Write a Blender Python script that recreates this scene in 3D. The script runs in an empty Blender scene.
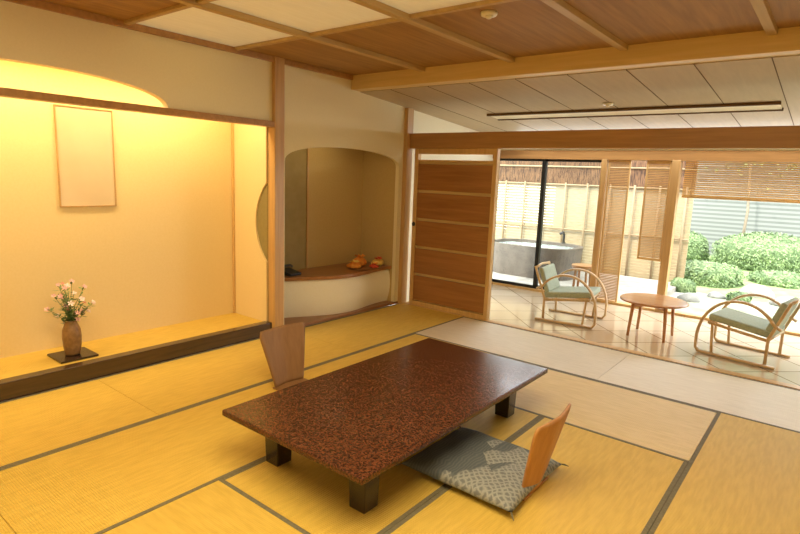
import bpy, bmesh, math, random
import numpy as np
from mathutils import Vector, Matrix
random.seed(7)
C = bpy.context.scene.collection
PI = math.pi

# ------------------------------------------------------------------ materials
def M(name, base, c2=None, rough=.5, tex='noise', scale=5, stretch=(1,1,1), rot=(0,0,0), bump=0., detail=4,
      metal=0, coat=0, emit=0, ecol=None, lo=.35, hi=.65, dist=0, sheen=0, spec=.5, bumpscale=None, bumpstretch=None, transl=0):
    m = bpy.data.materials.new(name); m.use_nodes = True
    nt = m.node_tree; N = nt.nodes; L = nt.links
    b = N['Principled BSDF']
    b.inputs['Base Color'].default_value = (*base, 1); b.inputs['Roughness'].default_value = rough
    b.inputs['Metallic'].default_value = metal; b.inputs['Coat Weight'].default_value = coat
    b.inputs['Specular IOR Level'].default_value = spec
    if coat: b.inputs['Coat Roughness'].default_value = .12
    tc = N.new('ShaderNodeTexCoord'); mp = N.new('ShaderNodeMapping')
    mp.inputs['Scale'].default_value = stretch; mp.inputs['Rotation'].default_value = rot
    L.new(tc.outputs['Object'], mp.inputs['Vector'])
    if tex == 'noise':
        t = N.new('ShaderNodeTexNoise'); t.inputs['Scale'].default_value = scale; t.inputs['Detail'].default_value = detail
        t.inputs['Distortion'].default_value = dist; fac = t.outputs['Fac']
    elif tex == 'wave':
        t = N.new('ShaderNodeTexWave'); t.inputs['Scale'].default_value = scale; t.inputs['Distortion'].default_value = dist
        t.inputs['Detail'].default_value = detail; fac = t.outputs['Fac']
    elif tex == 'voronoi':
        t = N.new('ShaderNodeTexVoronoi'); t.inputs['Scale'].default_value = scale; fac = t.outputs['Distance']
    L.new(mp.outputs['Vector'], t.inputs['Vector'])
    if c2 is not None:
        r = N.new('ShaderNodeValToRGB'); r.color_ramp.elements[0].position = lo; r.color_ramp.elements[1].position = hi
        r.color_ramp.elements[0].color = (*base, 1); r.color_ramp.elements[1].color = (*c2, 1)
        L.new(fac, r.inputs['Fac']); L.new(r.outputs['Color'], b.inputs['Base Color'])
    if bump:
        bp = N.new('ShaderNodeBump'); bp.inputs['Strength'].default_value = bump; bp.inputs['Distance'].default_value = .01
        if bumpscale:
            w = N.new('ShaderNodeTexWave'); w.inputs['Scale'].default_value = bumpscale
            w.bands_direction = bumpstretch or 'Y'
            L.new(tc.outputs['Object'], w.inputs['Vector']); L.new(w.outputs['Fac'], bp.inputs['Height'])
        else: L.new(fac, bp.inputs['Height'])
        L.new(bp.outputs['Normal'], b.inputs['Normal'])
    if emit:
        b.inputs['Emission Color'].default_value = (*(ecol or base), 1); b.inputs['Emission Strength'].default_value = emit
    if transl:
        tr = N.new('ShaderNodeBsdfTranslucent'); tr.inputs['Color'].default_value = (*(c2 or base), 1)
        mx = N.new('ShaderNodeMixShader'); mx.inputs[0].default_value = transl
        L.new(b.outputs[0], mx.inputs[1]); L.new(tr.outputs[0], mx.inputs[2]); L.new(mx.outputs[0], N['Material Output'].inputs['Surface'])
    return m

def wood(name, a, b, axis='X', rough=.4, coat=0, s=3):
    st = {'X': (.6, 9, 9), 'Y': (9, .6, 9), 'Z': (9, 9, .6)}[axis]
    return M(name, a, b, rough=rough, scale=s, stretch=st, dist=.6, coat=coat, bump=.04, lo=.3, hi=.7)

m_plaster = M('cream_plaster', (.80,.70,.45), (.82,.72,.47), rough=.9, scale=60)
m_toko = M('warm_sand_plaster', (.81,.64,.33), (.83,.66,.35), rough=.9, scale=60)
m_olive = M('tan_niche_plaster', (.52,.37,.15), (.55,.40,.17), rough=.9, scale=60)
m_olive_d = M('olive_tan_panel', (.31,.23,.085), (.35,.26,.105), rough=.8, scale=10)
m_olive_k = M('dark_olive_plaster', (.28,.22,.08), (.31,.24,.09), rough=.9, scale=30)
m_white = M('white_plaster', (.88,.83,.66), (.90,.85,.69), rough=.85, scale=60)
m_ceil = wood('cedar_ceiling_board', (.29,.145,.038), (.41,.225,.060), 'Y', rough=.55)
m_batten = wood('honey_ceiling_batten', (.47,.31,.12), (.57,.39,.16), 'Y', rough=.5)
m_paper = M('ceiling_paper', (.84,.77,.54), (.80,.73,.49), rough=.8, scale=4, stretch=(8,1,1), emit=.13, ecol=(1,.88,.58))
m_slope = wood('pale_slope_board', (.50,.405,.28), (.55,.45,.315), 'Y', rough=.6)
m_seam = M('board_seam', (.14,.08,.035), rough=.8)
m_beam = wood('pale_beam_wood', (.70,.51,.22), (.79,.59,.28), 'X', rough=.45)
m_lint = wood('brown_lintel_wood', (.36,.18,.06), (.47,.25,.085), 'X', rough=.4)
m_postw = wood('honey_post_wood', (.48,.28,.105), (.60,.37,.15), 'Z', rough=.4)
m_panel = wood('orange_brown_panel', (.30,.125,.036), (.41,.185,.056), 'X', rough=.35)
m_frame = wood('amber_frame_wood', (.60,.37,.14), (.71,.46,.19), 'Z', rough=.4)
m_kama = wood('dark_lacquer_sill', (.035,.018,.01), (.07,.035,.018), 'Y', rough=.2, coat=.5)
m_shelf = wood('shelf_wood', (.28,.12,.04), (.38,.18,.065), 'Y', rough=.35)
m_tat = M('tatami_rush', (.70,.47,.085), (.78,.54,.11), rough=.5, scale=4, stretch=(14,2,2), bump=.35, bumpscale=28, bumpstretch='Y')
m_tat_daytint = M('tatami_rush_daylight_tint', (.74,.64,.46), (.81,.71,.53), rough=.38, scale=4, stretch=(14,2,2), bump=.3, bumpscale=28, bumpstretch='Y')  # same rush, with daylight from the sunroom windows painted into the colour
m_tat_halftint = M('tatami_rush_half_daylight_tint', (.71,.50,.15), (.79,.57,.19), rough=.42, scale=4, stretch=(14,2,2), bump=.3, bumpscale=28, bumpstretch='Y')  # rush with a weaker wash of window daylight painted in
m_heri = M('border_cloth', (.16,.14,.09), (.21,.185,.12), rough=.8, scale=80)
m_lacq = M('mottled_lacquer', (.030,.010,.006), (.15,.050,.022), rough=.24, scale=105, detail=3, dist=.3, coat=.16, lo=.41, hi=.62, spec=.34)
m_blk = M('black_lacquer', (.016,.009,.007), (.03,.016,.012), rough=.25, scale=8, coat=.4)
m_ply = wood('zaisu_plywood', (.46,.21,.065), (.56,.28,.095), 'Z', rough=.5)
m_plydk = wood('zaisu_brown_plywood', (.26,.13,.048), (.33,.17,.064), 'Z', rough=.55)
m_bent = wood('bentwood', (.60,.40,.19), (.70,.49,.25), 'X', rough=.35, coat=.3, s=2)
m_tabw = wood('round_table_wood', (.46,.20,.07), (.56,.27,.10), 'X', rough=.25, coat=.4)
m_seatf = M('grey_green_fabric', (.36,.42,.33), (.44,.50,.40), rough=.9, scale=60)
m_alu = M('black_aluminium', (.012,.012,.012), rough=.4, metal=.3)
m_tub = M('grey_brown_stone', (.085,.066,.050), (.12,.095,.073), rough=.55, scale=9, bump=.1)
m_terr = M('terrace_stone', (.26,.235,.20), (.34,.31,.27), rough=.7, scale=9, bump=.1)
m_water = M('bath_water', (.30,.36,.34), (.38,.44,.42), rough=.05, scale=6, bump=.1)
m_bamb = M('pale_bamboo', (.27,.20,.105), (.36,.28,.16), rough=.6, scale=14, stretch=(.6,1,6))
m_bpost = M('bamboo_post', (.22,.155,.08), (.28,.20,.11), rough=.6, scale=8)
m_brush = M('brushwood', (.035,.015,.006), (.15,.075,.032), rough=.9, scale=9, stretch=(9,9,1), lo=.38, hi=.62, bump=.5)
m_trunk = M('tree_bark', (.20,.16,.11), (.28,.23,.16), rough=.9, scale=20, bump=.3)
m_sud = M('sudare_reed', (.58,.39,.17), (.66,.46,.21), rough=.7, scale=8, transl=.5)
m_leaf = M('bush_leaf', (.10,.165,.06), (.23,.32,.13), rough=.6, scale=9, lo=.4, hi=.6)
m_leafd = M('bush_core', (.08,.13,.048), (.13,.19,.08), rough=.9, scale=14, bump=.6)
m_gravel = M('garden_gravel', (.22,.25,.15), (.36,.37,.29), rough=.95, scale=2.5, bump=.3)
m_moss = M('moss', (.15,.23,.075), (.24,.33,.12), rough=.95, scale=7, bump=.4)
m_rock = M('garden_rock', (.20,.20,.18), (.32,.32,.29), rough=.9, scale=5, bump=.5)
m_wall_out = M('pale_garden_wall', (.20,.215,.195), (.13,.14,.125), rough=.9, tex='wave', scale=3.2, rot=(0,PI/2,0))
m_vase = M('tan_brown_vase', (.22,.115,.045), (.32,.18,.075), rough=.4, scale=30, bump=.15)
m_green = M('stem_leaf', (.09,.17,.05), (.18,.28,.09), rough=.5, scale=20)
m_petal = M('pale_petal', (.90,.76,.76), (.90,.66,.68), rough=.6, scale=20)
m_pink = M('pink_petal', (.80,.42,.46), (.86,.56,.58), rough=.6, scale=20)
m_red = M('red_petal', (.62,.16,.14), (.72,.28,.24), rough=.6, scale=20)
m_scroll = M('faded_paper', (.66,.52,.33), (.72,.58,.39), rough=.9, scale=2, detail=3)
m_orange = M('orange_cloth', (.80,.25,.03), (.85,.36,.06), rough=.9, scale=20)
m_redc = M('red_cloth', (.62,.07,.03), (.70,.12,.05), rough=.9, scale=20)
m_yellow = M('yellow_cloth', (.88,.58,.10), (.90,.70,.26), rough=.9, scale=20)
m_plastic = M('white_plastic', (.84,.78,.64), rough=.4)
m_black = M('black_plastic', (.02,.02,.02), rough=.35)

def tile_material():
    m = bpy.data.materials.new('sunroom_tile'); m.use_nodes = True; nt = m.node_tree; N = nt.nodes; L = nt.links
    b = N['Principled BSDF']; b.inputs['Roughness'].default_value = .10; b.inputs['Specular IOR Level'].default_value = .85
    tc = N.new('ShaderNodeTexCoord'); mp = N.new('ShaderNodeMapping'); mp.inputs['Rotation'].default_value = (0,0,PI/4)
    br = N.new('ShaderNodeTexBrick'); br.offset = 0; br.inputs['Scale'].default_value = 1
    br.inputs['Brick Width'].default_value = .42; br.inputs['Row Height'].default_value = .42; br.inputs['Mortar Size'].default_value = .007
    br.inputs['Color1'].default_value = (.70,.57,.41,1); br.inputs['Color2'].default_value = (.77,.64,.47,1); br.inputs['Mortar'].default_value = (.30,.21,.12,1)
    L.new(tc.outputs['Object'], mp.inputs['Vector']); L.new(mp.outputs['Vector'], br.inputs['Vector'])
    L.new(br.outputs['Color'], b.inputs['Base Color']); return m
m_tile = tile_material()

def glass_material():
    m = bpy.data.materials.new('window_glass'); m.use_nodes = True; nt = m.node_tree; N = nt.nodes; L = nt.links
    N.remove(N['Principled BSDF']); out = N['Material Output']
    t = N.new('ShaderNodeBsdfTransparent'); g = N.new('ShaderNodeBsdfGlossy'); g.inputs['Roughness'].default_value = .02
    f = N.new('ShaderNodeFresnel'); f.inputs['IOR'].default_value = 1.3; mx = N.new('ShaderNodeMixShader')
    t.inputs['Color'].default_value = (.94,.97,.96,1)
    L.new(f.outputs[0], mx.inputs[0]); L.new(t.outputs[0], mx.inputs[1]); L.new(g.outputs[0], mx.inputs[2]); L.new(mx.outputs[0], out.inputs['Surface'])
    return m
m_glass = glass_material()

def cushion_material():
    m = bpy.data.materials.new('patterned_cushion_cloth'); m.use_nodes = True; nt = m.node_tree; N = nt.nodes; L = nt.links
    b = N['Principled BSDF']; b.inputs['Roughness'].default_value = .75
    tc = N.new('ShaderNodeTexCoord'); mp = N.new('ShaderNodeMapping'); mp.inputs['Rotation'].default_value = (0,0,PI/4)
    L.new(tc.outputs['Object'], mp.inputs['Vector'])
    ws = []
    for dr in 'XY':
        w = N.new('ShaderNodeTexWave'); w.bands_direction = dr; w.inputs['Scale'].default_value = 12; w.inputs['Distortion'].default_value = 5; w.inputs['Detail'].default_value = 4
        w.inputs['Detail Scale'].default_value = 2
        L.new(mp.outputs['Vector'], w.inputs['Vector']); ws.append(w)
    mu = N.new('ShaderNodeMath'); mu.operation = 'MAXIMUM'; L.new(ws[0].outputs['Fac'], mu.inputs[0]); L.new(ws[1].outputs['Fac'], mu.inputs[1])
    r = N.new('ShaderNodeValToRGB'); e = r.color_ramp.elements
    e[0].position = .4; e[0].color = (.165,.18,.20,1); e[1].position = 1; e[1].color = (.33,.345,.345,1)
    L.new(mu.outputs[0], r.inputs['Fac'])
    w3 = N.new('ShaderNodeTexWave'); w3.inputs['Scale'].default_value = 18; w3.inputs['Distortion'].default_value = 6; w3.inputs['Detail'].default_value = 1; L.new(tc.outputs['Object'], w3.inputs['Vector'])
    r3 = N.new('ShaderNodeValToRGB'); e = r3.color_ramp.elements; e[0].position = .3; e[0].color = (.10,.118,.138,1); e[1].position = .9; e[1].color = (.14,.158,.175,1)
    L.new(w3.outputs['Fac'], r3.inputs['Fac'])
    # pale woven pattern mostly over the half towards the backrest, in angular patches
    sx = N.new('ShaderNodeSeparateXYZ'); L.new(tc.outputs['Object'], sx.inputs[0])
    n = N.new('ShaderNodeTexVoronoi'); n.inputs['Scale'].default_value = 7; L.new(tc.outputs['Object'], n.inputs['Vector'])
    sp = N.new('ShaderNodeSeparateColor'); L.new(n.outputs['Color'], sp.inputs[0])
    a = N.new('ShaderNodeMath'); a.operation = 'MULTIPLY_ADD'; a.inputs[1].default_value = .30; L.new(sp.outputs[0], a.inputs[0]); L.new(sx.outputs['X'], a.inputs[2])
    ad = N.new('ShaderNodeMath'); ad.operation = 'MULTIPLY_ADD'; ad.inputs[1].default_value = -.25; L.new(sx.outputs['Y'], ad.inputs[0]); L.new(a.outputs[0], ad.inputs[2])
    r2 = N.new('ShaderNodeValToRGB'); q = r2.color_ramp.elements; q[0].position = .15; q[1].position = .165
    L.new(ad.outputs[0], r2.inputs['Fac'])
    mx = N.new('ShaderNodeMixRGB')
    L.new(r3.outputs['Color'], mx.inputs[1]); L.new(r2.outputs['Color'], mx.inputs[0]); L.new(r.outputs['Color'], mx.inputs[2]); L.new(mx.outputs[0], b.inputs['Base Color'])
    return m
m_cush = cushion_material()

# ------------------------------------------------------------------ geometry
class MB:
    def __init__(s): s.bm = bmesh.new()
    def box(s, x0, x1, y0, y1, z0, z1, mtx=None):
        r = bmesh.ops.create_cube(s.bm, size=1)
        for v in r['verts']:
            v.co = Vector(((x0+x1)/2+v.co.x*(x1-x0), (y0+y1)/2+v.co.y*(y1-y0), (z0+z1)/2+v.co.z*(z1-z0)))
            if mtx: v.co = mtx @ v.co
        return s
    def tube(s, pts, r, n=10, flat=1, closed=False):
        pts = [Vector(p) for p in pts]; rings = []
        k = len(pts); rad = r if isinstance(r, (list, tuple)) else [r]*k
        ref = None
        for i, p in enumerate(pts):
            if closed: t = pts[(i+1) % k]-pts[i-1]
            else: t = pts[min(i+1, k-1)]-pts[max(i-1, 0)]
            t.normalize()
            if ref is None:
                ref = t.orthogonal().normalized()
                if abs(t.y) < .5: ref = (Vector((0,1,0))-t*t.y).normalized()
            ref = (ref-t*ref.dot(t)).normalized(); q = t.cross(ref)
            rings.append([s.bm.verts.new(p+(ref*math.cos(2*PI*j/n)*rad[i]*flat)+(q*math.sin(2*PI*j/n)*rad[i])) for j in range(n)])
        for i in range(k if closed else k-1):
            a, b = rings[i], rings[(i+1) % k]
            for j in range(n): s.bm.faces.new((a[j], a[(j+1) % n], b[(j+1) % n], b[j]))
        if not closed:
            s.bm.faces.new(rings[0][::-1]); s.bm.faces.new(rings[-1])
        return s
    def lathe(s, prof, n=28, c=(0,0,0)):
        rings = []
        for r, z in prof:
            rings.append([s.bm.verts.new((c[0]+max(r,1e-4)*math.cos(2*PI*j/n), c[1]+max(r,1e-4)*math.sin(2*PI*j/n), c[2]+z)) for j in range(n)])
        for a, b in zip(rings, rings[1:]):
            for j in range(n): s.bm.faces.new((a[j], a[(j+1) % n], b[(j+1) % n], b[j]))
        s.bm.faces.new(rings[0][::-1]); s.bm.faces.new(rings[-1]); return s
    def prism(s, poly, axis, a, b):
        def P(u, v, w): return {'X': (w, u, v), 'Y': (u, w, v), 'Z': (u, v, w)}[axis]
        A = [s.bm.verts.new(P(u, v, a)) for u, v in poly]; B = [s.bm.verts.new(P(u, v, b)) for u, v in poly]
        k = len(poly); s.bm.faces.new(A); s.bm.faces.new(B[::-1])
        for i in range(k): s.bm.faces.new((A[i], A[(i+1) % k], B[(i+1) % k], B[i]))
        return s
    def face(s, pts): s.bm.faces.new([s.bm.verts.new(p) for p in pts]); return s
    def build(s, name, mat, parent=None, bevel=0, smooth=False, seg=2, loc=None, fix=True):
        if fix: bmesh.ops.recalc_face_normals(s.bm, faces=s.bm.faces[:])
        me = bpy.data.meshes.new(name); s.bm.to_mesh(me); s.bm.free()
        o = bpy.data.objects.new(name, me); C.objects.link(o); me.materials.append(mat)
        if parent: o.parent = parent
        if loc: o.location = loc
        if smooth:
            for p in me.polygons: p.use_smooth = True
        if bevel:
            md = o.modifiers.new('bevel', 'BEVEL'); md.width = bevel; md.segments = seg; md.limit_method = 'ANGLE'
            for p in me.polygons: p.use_smooth = True
            w = o.modifiers.new('wn', 'WEIGHTED_NORMAL'); w.keep_sharp = True
        return o
def B(*a): return MB().box(*a)
def tag(o, label, cat, group=None):
    o['label'] = label; o['category'] = cat
    if group: o['group'] = group
    return o
def thing(name, label, cat, loc=(0,0,0), rz=0, group=None):
    o = bpy.data.objects.new(name, None); C.objects.link(o); o.location = loc; o.rotation_euler = (0,0,rz); o.empty_display_size = .1
    return tag(o, label, cat, group)
def struct(o): o['kind'] = 'structure'; return o
def copy_tree(o, parent=None):
    c = o.copy(); C.objects.link(c)
    if parent: c.parent = parent
    for ch in [x for x in bpy.data.objects if x.parent == o]: copy_tree(ch, c)
    return c

WX = -4.10; BX = -4.67; TY = 5.30; GY = 7.35; RX = 1.36; BY = -1.25; CZ = 2.54
def slope(y): return 2.748-.08*y
# ------------------------------------------------------------------ shell
struct(B(BX-.1, RX+.1, BY-.1, TY, -.12, -.032).build('floor', m_shelf))
struct(B(WX-.1, RX+.1, TY+.0, GY+.06, -.14, -.012).build('floor_sunroom', m_tile))
struct(B(WX, RX, TY-.045, TY+.045, -.03, .006).build('trim_1', m_frame, bevel=.004))
cb = MB(); cb.box(WX-.02, RX, BY, 1.98, CZ, CZ+.04); cb.box(WX-.02, RX, 2.88, 4.36, CZ, CZ+.04)
struct(cb.build('ceiling', m_ceil))
struct(B(WX-.02, RX, 1.98, 2.88, CZ+.004, CZ+.04).build('ceiling_paper_panel', m_paper))
k = 2
def trim(mb, mat, bevel=.003):
    global k
    o = struct(mb.build('trim_%d' % k, mat, bevel=bevel)); k += 1; return o
for x in (-3.19, -2.28, -1.38, -.48, .42): trim(B(x-.028, x+.028, BY, 4.3, CZ-.036, CZ+.002), m_batten)
for y in (1.08, 1.98, 2.88): trim(B(WX, RX, y-.020, y+.020, CZ-.022, CZ+.002), m_batten)
trim(B(WX, WX+.03, BY, 4.3, CZ-.045, CZ), m_lint)
trim(B(WX, RX, 4.28, 4.42, 2.40, CZ+.02), m_beam, .006)
struct(MB().prism([(4.42, slope(4.42)), (GY+.5, slope(GY+.5)), (GY+.5, slope(GY+.5)+.04), (4.42, slope(4.42)+.04)], 'X', WX-.1, RX).build('ceiling_slope', m_slope))
x = -3.68
while x < RX:
    trim(MB().prism([(4.42, slope(4.42)-.002), (GY, slope(GY)-.002), (GY, slope(GY)+.01), (4.42, slope(4.42)+.01)], 'X', x-.0035, x+.0035), m_seam, 0); x += .4575
trim(B(WX, RX, TY-.06, TY+.06, 1.87, 2.04), m_lint, .005)
trim(B(WX-.02, WX+.05, TY-.11, TY+.0, 0, slope(TY)), m_postw, .004)
struct(B(WX-.12, WX, BY, .2, 0, CZ).build('wall_left', m_plaster))
arch = [(1.385-.9*math.cos(PI*i/32), 1.985+.175*math.sin(PI*i/32)**.85) for i in range(33)]
struct(MB().prism([(.2,1.985)]+arch+[(3.3,1.985),(3.3,CZ),(.2,CZ)], 'X', WX-.07, WX).build('wall_left_upper', m_plaster))
na = [(4.27-.85*math.cos(PI*i/32), 1.64+.17*math.sin(PI*i/32)**.8) for i in range(33)]
struct(MB().prism([(3.36,CZ),(3.36,0),(3.42,0)]+na+[(5.12,0),(5.2,0),(5.2,CZ)], 'X', WX-.05, WX-.001).build('wall_left_niche', m_plaster))
struct(B(WX-.12, WX, TY, GY+.05, -.01, slope(TY)+.02).build('wall_left_sunroom', m_white))
trim(B(WX-.06, WX+.035, .2, 3.28, 1.935, 1.985), m_lint, .004)
trim(B(WX-.06, WX+.04, 3.27, 3.38, 0, CZ), m_postw, .006)
# tokonoma alcove
struct(B(BX-.08, BX, .12, 5.2, 0, 2.6).build('wall_tokonoma_back', m_toko))
struct(B(BX, WX-.07, .12, .2, 0, 2.6).build('wall_tokonoma_left', m_toko))
struct(B(BX, WX-.07, .12, 3.33, 2.5, 2.56).build('ceiling_tokonoma', m_toko))
r_ = .50; cx = -3.82; cz_ = 1.07; xe = WX-.06
a0 = math.acos((xe-cx)/r_)
arcp = [(cx+r_*math.cos(a0+(2*PI-2*a0)*i/32), cz_+r_*math.sin(a0+(2*PI-2*a0)*i/32)) for i in range(33)]
struct(MB().prism([(BX,0),(BX,2.5),(xe,2.5)]+arcp+[(xe,0)], 'Y', 3.25, 3.266).build('wall_tokonoma_right', m_toko))
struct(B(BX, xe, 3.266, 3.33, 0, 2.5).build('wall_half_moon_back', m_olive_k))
trim(B(BX, BX+.025, 3.23, 3.25, .12, 2.5), m_frame, .003)
trim(B(WX-.09, WX+.0, .2, 3.27, 0, .122), m_kama, .006)
struct(B(BX, WX-.09, .2, 3.25, 0, .115).build('floor_tokonoma', m_tat))
# niche
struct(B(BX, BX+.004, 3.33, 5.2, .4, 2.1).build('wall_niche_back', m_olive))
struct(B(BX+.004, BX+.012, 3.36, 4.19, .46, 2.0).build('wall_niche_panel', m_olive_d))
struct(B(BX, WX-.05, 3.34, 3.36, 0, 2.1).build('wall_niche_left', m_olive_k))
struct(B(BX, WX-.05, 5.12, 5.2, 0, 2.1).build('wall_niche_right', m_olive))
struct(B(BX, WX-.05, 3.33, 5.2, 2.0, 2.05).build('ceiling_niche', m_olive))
trim(B(BX+.012, BX+.025, 4.19, 4.215, .46, 2.0), m_postw, .002)
def crv(y):
    u = max(0, min(1, (y-3.42)/(5.12-3.42))); e = u*u*(3-2*u)
    return -4.42+.26*e+.20*math.sin(min(1, u*1.05)*PI)**2
ys = [3.42+1.7*i/28 for i in range(29)]
q = MB(); rows = []
for j in range(11):
    v = j/10; rows.append([q.bm.verts.new((crv(y)-.075+.06*math.sin(PI*(.10+.75*v)), y, .03+.40*v)) for y in [3.36]+ys+[5.13]])
for j in range(10):
    for i in range(len(rows[0])-1): q.bm.faces.new((rows[j][i], rows[j][i+1], rows[j+1][i+1], rows[j+1][i]))
struct(q.build('wall_niche_curved_base', m_white, smooth=True))
trim(MB().prism([(BX, 3.36), (crv(3.42), 3.36)]+[(crv(y), y) for y in ys]+[(BX, 5.12)], 'Z', .43, .468), m_shelf, .003)
trim(B(BX, WX+.002, 3.38, 5.19, 0, .03), m_shelf, .003)
struct(B(RX, RX+.1, BY, GY, -.05, CZ).build('wall_right', m_plaster))
struct(B(WX, RX, BY-.1, BY, 0, CZ).build('wall_back', m_plaster))

# ------------------------------------------------------------------ window wall of the sunroom
trim(B(WX, RX, GY-.04, GY+.06, 1.85, 1.97), m_lint, .004)
struct(B(WX, RX, GY-.02, GY+.05, 1.97, slope(GY)+.02).build('wall_above_windows', m_white))
trim(B(WX, RX, GY-.05, GY+.08, -.02, .02), m_frame, .004)
def sash(n, x0, x1, w, mat, y):
    f = MB(); f.box(x0, x0+w, y-.02, y+.02, .02, 1.85); f.box(x1-w, x1, y-.02, y+.02, .02, 1.85)
    f.box(x0+w, x1-w, y-.02, y+.02, .02, .06); f.box(x0+w, x1-w, y-.02, y+.02, 1.82, 1.85)
    o = struct(f.build('window_%d' % n, mat, bevel=.002))
    B(x0+w, x1-w, y-.003, y+.003, .06, 1.82).build('pane', m_glass, o); return o
sash(1, -4.06, -3.27, .055, m_alu, GY)
sash(2, -3.315, -2.48, .035, m_alu, GY+.045)
trim(B(-2.50, -2.43, GY-.05, GY+.05, 0, 1.86), m_postw, .004)
trim(B(-1.655, -1.56, GY-.06, GY+.06, 0, 1.86), m_postw, .005)
def lattice(name, x0, x1, z0, z1, y, label):
    t = thing(name, label, 'screen', ((x0+x1)/2, y, z0)); w = (x1-x0)/2; h = z1-z0
    f = MB(); f.box(-w, -w+.020, -.012, .012, 0, h); f.box(w-.020, w, -.012, .012, 0, h); f.box(-w+.020, w-.020, -.012, .012, 0, .03); f.box(-w+.020, w-.020, -.012, .012, h-.03, h)
    f.build('frame', m_frame, t, bevel=.002)
    s = MB(); z = .040
    while z < h-.04: s.box(-w+.020, w-.020, -.006, .006, z, z+.014); z += .0205
    s.build('slats', m_sud, t); return t
lattice('lattice_screen', -2.42, -2.14, .0, 1.85, GY+.0, 'full-height slatted wooden screen beside the black framed glass door')
lattice('lattice_screen', -1.95, -1.665, .62, 1.85, GY+.0, 'shorter slatted wooden screen hanging against the brown post')
def sudare(x0, x1, z0, z1, y, label, mat=None):
    t = thing('bamboo_blind', label, 'blind', ((x0+x1)/2, y, z0)); w = (x1-x0)/2; h = z1-z0
    s = MB(); z = .02
    while z < h: s.box(-w, w, -.004, .004, z, z+.018); z += .0245
    s.build('reeds', mat or m_sud, t)
    for xx in (-w+.1, 0, w-.1): B(xx-.002, xx+.002, -.006, .006, .0, h).build('cord', m_sud, t)
    MB().tube([(-w, 0, .008), (w, 0, .008)], .012, 8).build('bottom_rod', m_sud, t, smooth=True); return t
sudare(-1.54, 1.3, 1.42, 1.86, GY+.12, 'wide half-lowered bamboo blind above the garden view')

# partition with five boards
t = thing('partition_screen', 'wooden screen of five broad brown boards at the room edge', 'screen', (-3.43, TY+.0, .006))
f = MB(); f.box(-.56, -.51, -.03, .03, 0, 1.864); f.box(.48, .53, -.03, .03, 0, 1.864); f.box(-.51, .48, -.025, .025, 1.80, 1.864)
f.box(-.51, .48, -.025, .025, 0, .05); f.box(-.51, .48, -.02, .02, 1.715, 1.735)
f.build('frame', m_frame, t, bevel=.003)
B(-.51, .48, .010, .018, .05, 1.72).build('backing_panel', m_beam, t)
for i in range(5):
    z0 = .055+i*.331
    B(-.51, .48, -.020, .010, z0+.009, z0+.307).build('board', m_panel, t, bevel=.003)
MB().lathe([(.0,-.003),(.022,-.003),(.026,0),(.0,.002)], 16).build('finger_pull', m_black, t).matrix_local = Matrix.Translation((-.535, -.032, .98)) @ Matrix.Rotation(PI/2, 4, 'X')

ty_ = 5.88; zc = slope(ty_)
t = thing('ceiling_track', 'long slim pale strip with dark edges on the sloping ceiling', 'ceiling track', (-1.92, ty_, zc-.010))
t.rotation_euler = (-math.atan(.08), 0, 0)
B(-1.4, 1.4, -.12, .12, -.006, .008).build('strip', m_plastic, t)
for s in (-1, 1): B(-1.41, 1.41, s*.134-.014, s*.134+.014, -.016, .009).build('edge_rail', m_seam, t, bevel=.002)
def detector(x, y, z, label):
    t = thing('ceiling_detector', label, 'detector', (x, y, z))
    MB().lathe([(.0,-.012),(.045,-.012),(.05,-.004),(.05,.01),(0,.01)], 24).build('base', m_plastic, t, smooth=True)
    MB().lathe([(.0,-.030),(.012,-.028),(.022,-.02),(.025,-.012),(0,-.012)], 20).build('sensor', m_plastic, t, smooth=True)
detector(-1.87, 5.49, slope(5.49)-.008, 'small round white detector on the pale sloping ceiling')
detector(-1.81, 3.07, CZ-.01, 'small round white detector on the brown board ceiling')

# ------------------------------------------------------------------ tatami
a_, b_, c_, d_, e_, f_, g_ = -4.095, -3.17, -2.275, -1.38, -.49, .42, 1.33
def tatami(x0, x1, y0, y1, d, pale, label, group=None):
    W = (x1-x0) if d == 'Y' else (y1-y0); Ln = (y1-y0) if d == 'Y' else (x1-x0)
    t = thing('tatami_mat', label, 'tatami mat', ((x0+x1)/2, (y0+y1)/2, -.031), 0 if d == 'Y' else PI/2, group)
    w = W/2-.001; l = Ln/2-.0015; h = .022
    B(-w+h, w-h, -l, l, 0, .030).build('rush_cover', (m_tat, m_tat_daytint, m_tat_halftint)[pale], t)  # pale selects how much window daylight is painted into the rush
    for s in (-1, 1): B(min(s*w, s*(w-h)), max(s*w, s*(w-h)), -l, l, 0, .0312).build('cloth_border', m_heri, t)
G = 'tatami mats covering the main room'
tatami(a_, b_, 3.48, 5.25, 'Y', 0, 'yellow tatami mat along the wall under the curved niche', G)
tatami(a_, b_, 1.66, 3.48, 'Y', 0, 'yellow tatami mat against the dark rail of the alcove with the flower vase', G)
tatami(a_, b_, -.16, 1.66, 'Y', 0, 'yellow tatami mat at the lower left, nearest part of the alcove rail', G)
tatami(b_, c_, 2.5, 4.29, 'Y', 0, 'yellow tatami mat behind the low table towards the curved niche', G)
tatami(b_, c_, .68, 2.5, 'Y', 0, 'yellow tatami mat to the left of the low table, under the far legless chair', G)
tatami(b_, c_, -1.14, .68, 'Y', 0, 'yellow tatami mat at the bottom left corner, nearest the camera', G)
tatami(c_, e_, .59, 1.5, 'X', 0, 'yellow tatami mat lying crosswise in front of the low table', G)
tatami(c_, d_, 1.5, 3.35, 'Y', 0, 'yellow tatami mat mostly hidden under the low table', G)
tatami(d_, e_, 1.5, 3.35, 'Y', 0, 'yellow tatami mat under the patterned floor cushion', G)
tatami(c_, e_, 3.35, 4.29, 'X', 2, 'tatami mat with weaker painted daylight, lying crosswise between the low table and the pale mats', G)
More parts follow.
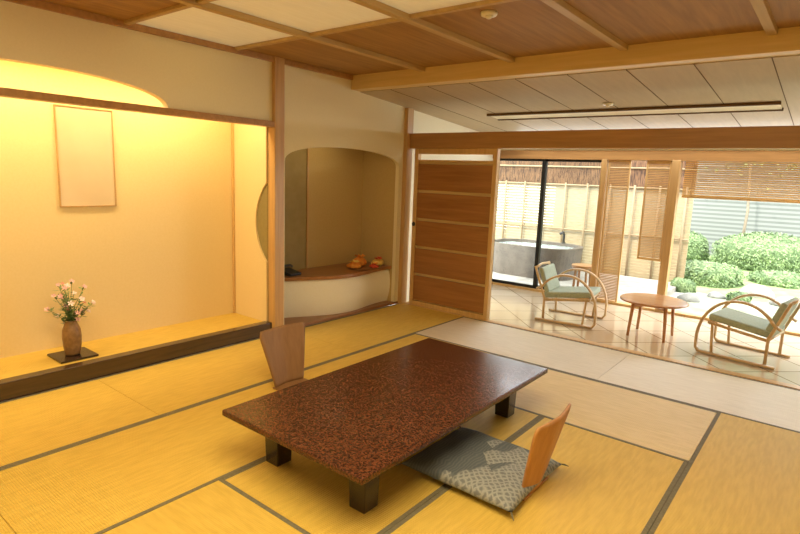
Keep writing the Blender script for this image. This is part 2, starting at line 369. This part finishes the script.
tatami(e_, f_, 2.5, 4.29, 'Y', 0, 'yellow tatami mat in the lower right corner beside the dark seam', G)
tatami(e_, f_, .68, 2.5, 'Y', 0, 'yellow tatami mat at the very bottom right edge of the view', G)
tatami(b_, -1.35, 4.29, 5.25, 'X', 1, 'tatami mat coloured pale by painted daylight, in front of the board screen', G)
tatami(-1.35, f_, 4.29, 5.25, 'X', 1, 'tatami mat coloured pale by painted daylight, at the room edge nearest the right lounge chair', G)

# ------------------------------------------------------------------ low table
t = thing('low_table', 'long low table with glossy mottled dark brown lacquer top and black legs', 'table', (-1.89, 2.50, .001))
B(-.495, .495, -.925, .925, .276, .31).build('tabletop', m_lacq, t, bevel=.008, seg=3)
B(-.44, .44, -.87, .87, .250, .2765).build('apron', m_blk, t, bevel=.004)
for sx in (-1, 1):
    for sy in (-1, 1):
        q = MB()
        q.box(-.055, .055, -.055, .055, 0, .252)
        for v in q.bm.verts:
            if v.co.z < .01: v.co.x *= .88; v.co.y *= .88
        q.build('leg', m_blk, t, bevel=.005, loc=(sx*.31, sy*.70, 0))

# ------------------------------------------------------------------ legless chairs
def zaisu(loc, rz, label, mat):
    t = thing('legless_chair', label, 'floor chair', loc, rz)
    bm = MB(); nu, nv = 20, 20; g = []
    for j in range(nv+1):
        v = j/nv; row = []
        hw = .130+.078*min(1, v/.90)
        if v > .90: hw -= .012*(v-.90)/.10
        for i in range(nu+1):
            u = -1+2*i/nu
            z = .012+.41*v
            x = -.27-.085*v**1.1+.025*abs(u)**1.3
            row.append(bm.bm.verts.new((x, u*hw, z)))
        g.append(row)
    for j in range(nv):
        for i in range(nu): bm.bm.faces.new((g[j][i], g[j][i+1], g[j+1][i+1], g[j+1][i]))
    o = bm.build('backrest', mat, t, smooth=True)
    sd = o.modifiers.new('thick', 'SOLIDIFY'); sd.thickness = .012; sd.offset = 0
    B(-.27, .16, -.14, .14, .0, .012).build('seat_board', mat, t, bevel=.004)
    return t
zaisu((-1.29, 2.49, .001), PI, 'bentwood legless chair on the patterned cushion side of the low table, nearest the camera', m_ply)
zaisu((-2.76, 2.56, .001), 0, 'brown legless chair behind the low table, facing the camera', m_plydk)
def zabuton(loc, rz, label):
    n = 28; m = MB(); top = []; bot = []
    W, L_ = .325, .295
    def h(u, v):
        e = (1-abs(u)**5)*(1-abs(v)**5); return .030*e**.5+.004*math.sin(u*9)*math.sin(v*8)*e
    for j in range(n+1):
        ra, rb = [], []
        for i in range(n+1):
            u = -1+2*i/n; v = -1+2*j/n
            k2 = 1-.04*(1-u*u)*abs(v)**6; k3 = 1-.04*(1-v*v)*abs(u)**6
            x = u*W*k3; y = v*L_*k2; hh = h(u, v)
            ra.append(m.bm.verts.new((x, y, .032+hh*1.6)))
            rb.append(ra[-1] if (i in (0, n) or j in (0, n)) else m.bm.verts.new((x, y, max(.0, .032-hh*1.1))))
        top.append(ra); bot.append(rb)
    for j in range(n):
        for i in range(n):
            m.bm.faces.new((top[j][i], top[j][i+1], top[j+1][i+1], top[j+1][i]))
            m.bm.faces.new((bot[j][i], bot[j+1][i], bot[j+1][i+1], bot[j][i+1]))
    o = m.build('floor_cushion', m_cush, smooth=True); o.location = loc; o.rotation_euler = (0,0,rz)
    tag(o, label, 'cushion')
    for (sx, sy) in ((1,1),(1,-1),(-1,1),(-1,-1)):
        p = Vector((sx*W*.985, sy*L_*.985, .032))
        MB().tube([p, p+Vector((sx*.014, sy*.014, -.004)), p+Vector((sx*.03, sy*.03, -.014))], [.003,.005,.002], 6).build('tassel', m_heri, o)
    return o
zabuton((-1.32, 2.455, .014), 0, 'slate grey patterned floor cushion on the near legless chair')

# ------------------------------------------------------------------ picture, vase
t = thing('framed_picture', 'tall faded paper picture in a thin wooden frame on the alcove wall', 'picture', (BX, 1.91, 1.213))
f = MB(); W = .21; Hh = .76
f.box(.002,.018,-W,-W+.007,0,Hh); f.box(.002,.018,W-.007,W,0,Hh); f.box(.002,.018,-W+.007,W-.007,0,.007); f.box(.002,.018,-W+.007,W-.007,Hh-.007,Hh)
f.build('frame', m_postw, t)
B(.003,.010,-W+.007,W-.007,.007,Hh-.007).build('paper', m_scroll, t)
t = tag(B(-.13,.13,-.13,.13,0,.016).build('display_board', m_blk, bevel=.003), 'square black display board under the flower vase', 'board'); t.location = (-4.37, 1.62, .116)
t = thing('flower_vase', 'slim tan brown vase holding white and pink flowers in the alcove', 'vase', (-4.37, 1.62, .133))
MB().lathe([(.0,0),(.045,0),(.052,.01),(.061,.07),(.065,.14),(.061,.19),(.048,.225),(.038,.25),(.043,.262),(.036,.262),(.030,.24),(.0,.2)], 28).build('vase_body', m_vase, t, smooth=True)
stems = []
rnd = random.Random(3)
for i in range(20):
    a = rnd.uniform(0, 2*PI); sp = rnd.uniform(.02, .16); hz = rnd.uniform(.33, .60)-.5*sp
    e = Vector((math.cos(a)*sp*.7, math.sin(a)*sp, hz))
    pts = [Vector((0,0,.2)), Vector((e.x*.3, e.y*.3, .2+(hz-.2)*.55)), e]
    stems.append(e); MB().tube(pts, .0018, 6).build('stem', m_green, t, smooth=True)
lf = MB()
for i in range(320):
    e = rnd.choice(stems); k2 = rnd.uniform(.2, .95); p = Vector((e.x*k2*.9, e.y*k2*.9, .2+(e.z-.2)*k2))
    a = rnd.uniform(0, 2*PI); d = Vector((math.cos(a), math.sin(a), rnd.uniform(-.1,.9))).normalized(); s = d.cross(Vector((0,0,1))).normalized()*.009; l = rnd.uniform(.03,.06)
    lf.face([p, p+d*l*.5+s, p+d*l, p+d*l*.5-s])
lf.build('leaves', m_green, t)
def bloom(p, r, mat, n=5):
    m = MB(); up = Vector((p.x*1.5+.5, p.y*2, .6)).normalized(); q = up.to_track_quat('Z', 'Y').to_matrix()
    for i in range(n):
        a = 2*PI*i/n
        def pt(rr, aa, z): return p+q @ Vector((rr*math.cos(aa), rr*math.sin(aa), z))
        m.bm.faces.new([m.bm.verts.new(v) for v in (pt(0,a,0), pt(r*.6,a-.5,r*.28), pt(r,a,r*.22), pt(r*.6,a+.5,r*.28))])
    m.build('flower', mat, t)
for i, e in enumerate(stems): bloom(e, rnd.uniform(.018,.029) if i % 6 else .016, (m_red, m_petal, m_pink, m_petal, m_pink, m_pink)[i % 6])
for i in range(6):
    e = stems[i]; bloom(Vector((e.x*.6-.01, e.y*.65+.02, e.z*.82)), .024, (m_pink, m_petal)[i % 2])

# things on the niche shelf
t = thing('black_telephone', 'small black telephone at the left end of the niche shelf', 'telephone', (-4.47, 3.80, .470), .1)
q = MB().prism([(-.09,0),(.09,0),(.09,.025),(-.09,.06)], 'Y', -.08, .08); q.build('body', m_black, t, bevel=.006)
MB().tube([(-.07,-.1,.07),(-.06,-.07,.085),(-.06,.07,.085),(-.07,.1,.07)], .016, 8).build('handset', m_black, t, smooth=True)
t = thing('serving_dish', 'flat round dish under the bright cloth bundles on the shelf', 'dish', (-4.27, 4.80, .470))
q = MB().lathe([(.0,.0),(.17,.0),(.21,.006),(.215,.010),(.21,.010),(.17,.006),(.0,.005)], 32)
for v in q.bm.verts: v.co.x *= .8; v.co.y *= 1.3
q.build('plate', m_shelf, t, smooth=True)
def bundle(loc, s, hz, mat, kmat, label, ph):
    t = thing('cloth_bundle', label, 'cloth', loc, ph)
    m = MB(); n = 28; prof = [(0,0),(.75,.0),(1,.22),(.93,.5),(.62,.74),(.3,.88),(0,.92)]
    m.lathe([(r*s, z*s*hz) for r, z in prof], n)
    for v in m.bm.verts:
        a = math.atan2(v.co.y, v.co.x); f = 1+.16*math.sin(a*4+ph)+.07*math.sin(a*7); v.co.x *= f*1.1; v.co.y *= f*.9; v.co.z *= 1+.12*math.sin(a*3+ph)
    m.build('wrap', mat, t, smooth=True)
    for k3 in range(5):
        a = k3*2*PI/5+.4; d = Vector((math.cos(a), math.sin(a), 0)); w = Vector((-d.y, d.x, 0))*s*.42; p = Vector((0,0,s*hz*.86)); l = s*(.85+.3*math.sin(k3*2.1+ph))
        MB().face([p, p+d*l*.5+w+Vector((0,0,s*.45)), p+d*l+Vector((0,0,s*.2)), p+d*l*.5-w+Vector((0,0,s*.12))]).build('knot_end', kmat, t)
bundle((-4.30, 4.60, .482), .072, .95, m_orange, m_yellow, 'orange cloth bundle with yellow knot at the left of the shelf dish', .3)
bundle((-4.27, 4.99, .482), .076, .95, m_yellow, m_redc, 'yellow cloth bundle with red knot on the right of the dish', 1.4)
bundle((-4.165, 4.80, .482), .056, .8, m_redc, m_orange, 'small red cloth bundle at the front of the dish', 2.2)
bundle((-4.39, 4.80, .482), .082, 1.3, m_orange, m_orange, 'largest cloth bundle, all orange, at the back of the dish', 3.0)

# ------------------------------------------------------------------ lounge chairs
def lounge(loc, rz, label):
    t = thing('lounge_chair', label, 'chair', loc, rz, 'bentwood lounge chairs by the garden window')
    for s in (-1, 1):
        y = s*.27
        arc = [(.34*math.cos(PI*i/24), y, .10+.45*math.sin(PI*i/24)**.85) for i in range(25)]
        loop = [(.31, y, .018), (.335, y, .05)]+arc[1:20]+[(-.33, y, .36)]
        MB().tube(loop, .0135, 10, flat=2.1).build('arm_hoop', m_bent, t, smooth=True)
        MB().tube([(-.32, y, .016), (.315, y, .016)], .0135, 10, flat=2.1).build('runner', m_bent, t, smooth=True)
        MB().tube([(.20, s*.25, .02), (.22, s*.25, .30)], .013, 8).build('front_strut', m_bent, t, smooth=True)
        MB().tube([(-.24, s*.25, .02), (-.24, s*.25, .26), (-.37, s*.25, .61)], .014, 8).build('back_post', m_bent, t, smooth=True)
        MB().tube([(.26, s*.245, .305), (-.24, s*.245, .24)], .014, 8).build('side_rail', m_bent, t, smooth=True)
    MB().tube([(.24, -.26, .30), (.24, .26, .30)], .013, 8).build('cross_rail', m_bent, t, smooth=True)
    MB().tube([(-.24, -.26, .25), (-.24, .26, .25)], .013, 8).build('cross_rail', m_bent, t, smooth=True)
    MB().tube([(-.36, -.25, .595), (-.375, 0, .61), (-.36, .25, .595)], .014, 8).build('top_rail', m_bent, t, smooth=True)
    q = B(-.26, .27, -.23, .23, -.030, .035).build('seat_cushion', m_seatf, t, bevel=.022, seg=4); q.location = (.0, 0, .32); q.rotation_euler = (0, -.13, 0)
    q = B(-.028, .028, -.225, .225, -.16, .13).build('back_cushion', m_seatf, t, bevel=.02, seg=4); q.location = (-.275, 0, .47); q.rotation_euler = (0, -.34, 0)
    return t
ch = lounge((-2.28, 6.10, -.012), .12, 'bentwood lounge chair left of the round table, by the board screen')
c2 = copy_tree(ch); c2.location = (-.55, 6.03, -.012); c2.rotation_euler = (0,0,PI-.15); c2['label'] = 'bentwood lounge chair right of the round table, at the picture edge'
t = thing('round_table', 'low round reddish wooden table between the two lounge chairs', 'table', (-1.40, 6.08, -.012))
MB().lathe([(.0,.362),(.31,.362),(.33,.370),(.33,.382),(.32,.390),(.0,.390)], 48).build('tabletop', m_tabw, t, smooth=False, bevel=.003)
for i in range(4):
    a = PI/4+i*PI/2; q = MB().tube([(.25*math.cos(a), .25*math.sin(a), 0), (.22*math.cos(a), .22*math.sin(a), .363)], [.014,.019], 8); q.build('leg', m_tabw, t, smooth=True)
for i in range(2):
    a = PI/4+i*PI/2; B(-.23,.23,-.010,.010,.31,.335).build('stretcher', m_tabw, t, bevel=.003).rotation_euler = (0,0,a)

# ------------------------------------------------------------------ outside: bath, fence, garden
struct(B(-9, 6, GY+.08, 20, -.30, -.12).build('ground', m_gravel))
struct(B(-5.4, -1.9, GY+.08, 10, -.12, -.04).build('ground_bath_terrace', m_terr))
t = thing('bath_tub', 'rounded grey brown outdoor bath filled with water beyond the glass door', 'bath', (-4.05, 8.90, -.04))
def rr(w, l, r, n=10):
    P = []
    for cx2, cy2, a0 in ((w-r,l-r,0),(-w+r,l-r,PI/2),(-w+r,-l+r,PI),(w-r,-l+r,1.5*PI)):
        for i in range(n+1): P.append((cx2+r*math.cos(a0+PI/2*i/n), cy2+r*math.sin(a0+PI/2*i/n)))
    return P
o_, i_ = rr(.78,.54,.44), rr(.70,.46,.36); q = MB(); kk = len(o_)
vo0 = [q.bm.verts.new((x*.93,y*.93,0)) for x,y in o_]; vo1 = [q.bm.verts.new((x,y,.52)) for x,y in o_]; vi1 = [q.bm.verts.new((x,y,.52)) for x,y in i_]; vi0 = [q.bm.verts.new((x,y,.1)) for x,y in i_]
for i in range(kk):
    j = (i+1) % kk
    q.bm.faces.new((vo0[i],vo0[j],vo1[j],vo1[i])); q.bm.faces.new((vo1[i],vo1[j],vi1[j],vi1[i])); q.bm.faces.new((vi1[i],vi1[j],vi0[j],vi0[i]))
q.bm.faces.new(vi0); q.build('tub_shell', m_tub, t)
MB().prism(i_, 'Z', .42, .47).build('water', m_water, t)
t = thing('bath_spout', 'dark water spout on the rim of the outdoor bath', 'spout', (-3.75, 9.40, .48))
MB().tube([(0,0,0),(0,0,.16),(0,-.05,.2),(0,-.17,.18)], .022, 8).build('pipe', m_black, t, smooth=True)
MB().lathe([(.0,0),(.035,0),(.035,.02),(.0,.02)], 16, (0,0,0)).build('flange', m_black, t)
t = thing('wooden_stool', 'small dark wooden bath stool on the terrace beside the bath', 'stool', (-2.84, 7.95, -.04))
MB().lathe([(.0,.36),(.16,.36),(.165,.37),(.165,.40),(.0,.405)], 24).build('seat', m_shelf, t)
for i in range(4):
    a = PI/4+i*PI/2; MB().tube([(.13*math.cos(a),.13*math.sin(a),0),(.11*math.cos(a),.11*math.sin(a),.36)], .018, 8).build('leg', m_shelf, t)
t = thing('bamboo_fence', 'pale bamboo fence with a brown brushwood top behind the outdoor bath', 'fence', (-3.6, 10.1, -.12))
q = MB(); z = .05
while z < 1.62: q.box(-2.6, 1.7, -.01, .01, z, z+.050); z += .054
q.build('bamboo_slats', m_bamb, t)
B(-2.6, 1.7, -.045, .015, 1.62, 2.7).build('brushwood_top', m_brush, t)
for i in range(11): MB().tube([(-2.5+i*.41, -.07, 0), (-2.5+i*.41, -.07, 1.66)], .018, 8).build('post', m_bpost, t, smooth=True)
for zz in (.8, 1.62, 1.95, 2.3): MB().tube([(-2.6, -.06, zz), (1.7, -.06, zz)], .016, 8).build('rail', m_bpost, t, smooth=True)
struct(B(-6.3, 6, 14.9, 15.0, -.2, 3.4).build('wall_garden', m_wall_out))
def bush(x, y, rx, rz, label, n=2600, z0=-.12):
    t = thing('garden_shrub', label, 'shrub', (x, y, z0)); rn = random.Random(int(x*100+y*10))
    q = MB(); bmesh.ops.create_icosphere(q.bm, subdivisions=4, radius=1)
    def bump(d): return 1+.05*math.sin(4*d.x+x)+.05*math.sin(5*d.y+y)*math.cos(3*d.x)+.04*math.sin(6*d.z+x)
    for v in q.bm.verts:
        f = bump(v.co)*.94; v.co = Vector((v.co.x*rx*f, v.co.y*rx*f, max(v.co.z, -.35)*rz*f+rz*.33))
    q.build('core', m_leafd, t, smooth=True)
    q = MB()
    for i in range(n):
        d = Vector((rn.gauss(0,1), rn.gauss(0,1), rn.gauss(0,1))).normalized()
        if d.z < -.33: continue
        k3 = rn.uniform(.93, 1.05)*bump(d); p = Vector((d.x*rx*k3, d.y*rx*k3, d.z*rz*k3+rz*.33))
        u = Vector((rn.gauss(0,1), rn.gauss(0,1), rn.gauss(0,1))).normalized(); w = d.cross(u).normalized(); u2 = (w.cross(d)*.9+d*rn.uniform(.2,.7)).normalized(); s = .027
        q.face([p-w*s*.45, p+u2*s, p+w*s*.45, p-u2*s])
    q.build('foliage', m_leaf, t, fix=False)
bush(-1.66, 10.75, .50, .33, 'round clipped shrub in the garden, nearest in the middle of the opening', 5200)
bush(-1.08, 13.3, .88, .54, 'largest rounded shrub at the back of the garden', 9000, -.0)
bush(-1.84, 9.75, .18, .16, 'small low shrub just beside the brown post in the garden', 1400)
bush(-.68, 11.5, .42, .24, 'low shrub between the round clipped shrub and the picture edge', 3400)
bush(-2.60, 13.6, .46, .44, 'mid-sized shrub at the back, left of the largest rounded one', 3400, -.0)
bush(.40, 12.9, .46, .42, 'rounded shrub at the right picture edge', 3000, -.0)
bush(-1.02, 9.55, .15, .11, 'tiny low shrub among the pale garden rocks', 900)
struct(MB().lathe([(0,0),(3.6,0),(3.3,.03),(1.4,.10),(0,.12)], 48, (-.9,13.3,-.125)).build('ground_moss_mound', m_moss))
def rock(x, y, s, label):
    q = MB(); bmesh.ops.create_icosphere(q.bm, subdivisions=3, radius=1); rn = random.Random(int(s*1000))
    ph = [rn.uniform(0, 6) for _ in range(3)]
    for v in q.bm.verts:
        f = 1+.14*math.sin(3*v.co.x+ph[0])+.12*math.sin(4*v.co.y+ph[1]); v.co = Vector((v.co.x*f*s, v.co.y*f*s*.8, max(v.co.z, -.3)*f*s*.55))
    o = tag(q.build('garden_rock', m_rock), label, 'rock'); o.location = (x, y, -.13+.3*s*.55)
rock(-1.60, 9.0, .16, 'small pale rock on the gravel in front of the round clipped shrub')
rock(-.85, 10.2, .28, 'largest pale rock on the gravel right of the round clipped shrub')
rock(-1.32, 9.6, .12, 'smallest pale rock on the garden gravel, between two others')
rock(-.45, 9.7, .20, 'pale rock on the gravel nearest the right picture edge')
t = thing('garden_tree', 'slim garden tree with thin bare trunk behind the shrubs', 'tree', (-1.65, 14.35, -.12))
MB().tube([(0,0,0),(.05,0,1.2),(-.02,0,2.2),(.1,0,3.4)], [.035,.028,.022,.015], 8).build('trunk', m_trunk, t, smooth=True)
q = MB(); rn = random.Random(5)
for i in range(1500):
    p = Vector((rn.gauss(.2,.7), rn.gauss(0,.12), 2.9+rn.gauss(0,.35))); u = Vector((rn.gauss(0,1), rn.gauss(0,1), rn.gauss(0,1))).normalized(); w = u.orthogonal().normalized()*.03
    q.face([p-w, p+u*.05, p+w, p-u*.05])
q.build('foliage', m_leaf, t, fix=False)

# ------------------------------------------------------------------ lights
def area(name, loc, size, sy, energy, col, rot=(0,0,0)):
    l = bpy.data.lights.new(name, 'AREA'); l.shape = 'RECTANGLE'; l.size = size; l.size_y = sy; l.energy = energy; l.color = col
    o = bpy.data.objects.new(name, l); C.objects.link(o); o.location = loc; o.rotation_euler = rot; return o
WARM = (1,.81,.46)
area('alcove_lamp', (-4.30, 1.7, 2.36), .15, 2.6, 36, (1,.80,.46), (0, -.35, 0))
area('ceiling_lamp', (-.9, 1.2, 2.49), 1.4, 1.4, 68, WARM)
area('ceiling_lamp_rear', (-2.3, .2, 2.49), 1.2, .8, 28, WARM)
area('window_glow_fill', (-1.35, 7.16, 2.09), 4.6, .16, 38, (.93,.97,1), (math.radians(-36), 0, 0))  # added light, unseen behind the lintel, stands in for window glow
area('niche_lamp', (-4.38, 4.2, 1.98), .1, .8, 1.6, (1,.8,.45))
sn = bpy.data.lights.new('sun', 'SUN'); sn.energy = 5.5; sn.angle = .05; sn.color = (1,.97,.9)
so = bpy.data.objects.new('sun', sn); C.objects.link(so); so.rotation_euler = (math.radians(38), math.radians(-14), 0)
w = bpy.data.worlds.new('sky'); bpy.context.scene.world = w; w.use_nodes = True
w.node_tree.nodes['Background'].inputs['Color'].default_value = (.95,.98,1,1); w.node_tree.nodes['Background'].inputs['Strength'].default_value = 7.5

# ------------------------------------------------------------------ camera
f_px, pi_, ro, ya = 552.18, .1641, .0389, .6667
up = np.array([math.sin(ro)*math.cos(pi_), -math.cos(ro)*math.cos(pi_), -math.sin(pi_)])
g = np.array([0,0,1.])-up*up[2]; g /= np.linalg.norm(g)
r = np.cross(up, g); r = r if r[0] > 0 else -r
Y = g*math.cos(ya)+r*math.sin(ya); X = r*math.cos(ya)-g*math.sin(ya)
cd = bpy.data.cameras.new('camera'); cam = bpy.data.objects.new('camera', cd); C.objects.link(cam)
cd.sensor_width = 36; cd.lens = f_px*36/800; cd.clip_start = .05
mt = Matrix.Identity(4)
for i, ax in enumerate((X, Y, up)):
    mt[i][0] = ax[0]; mt[i][1] = -ax[1]; mt[i][2] = -ax[2]
mt[2][3] = 1.55
cam.matrix_world = mt
bpy.context.scene.camera = cam
bpy.context.scene.view_settings.view_transform = 'Standard'
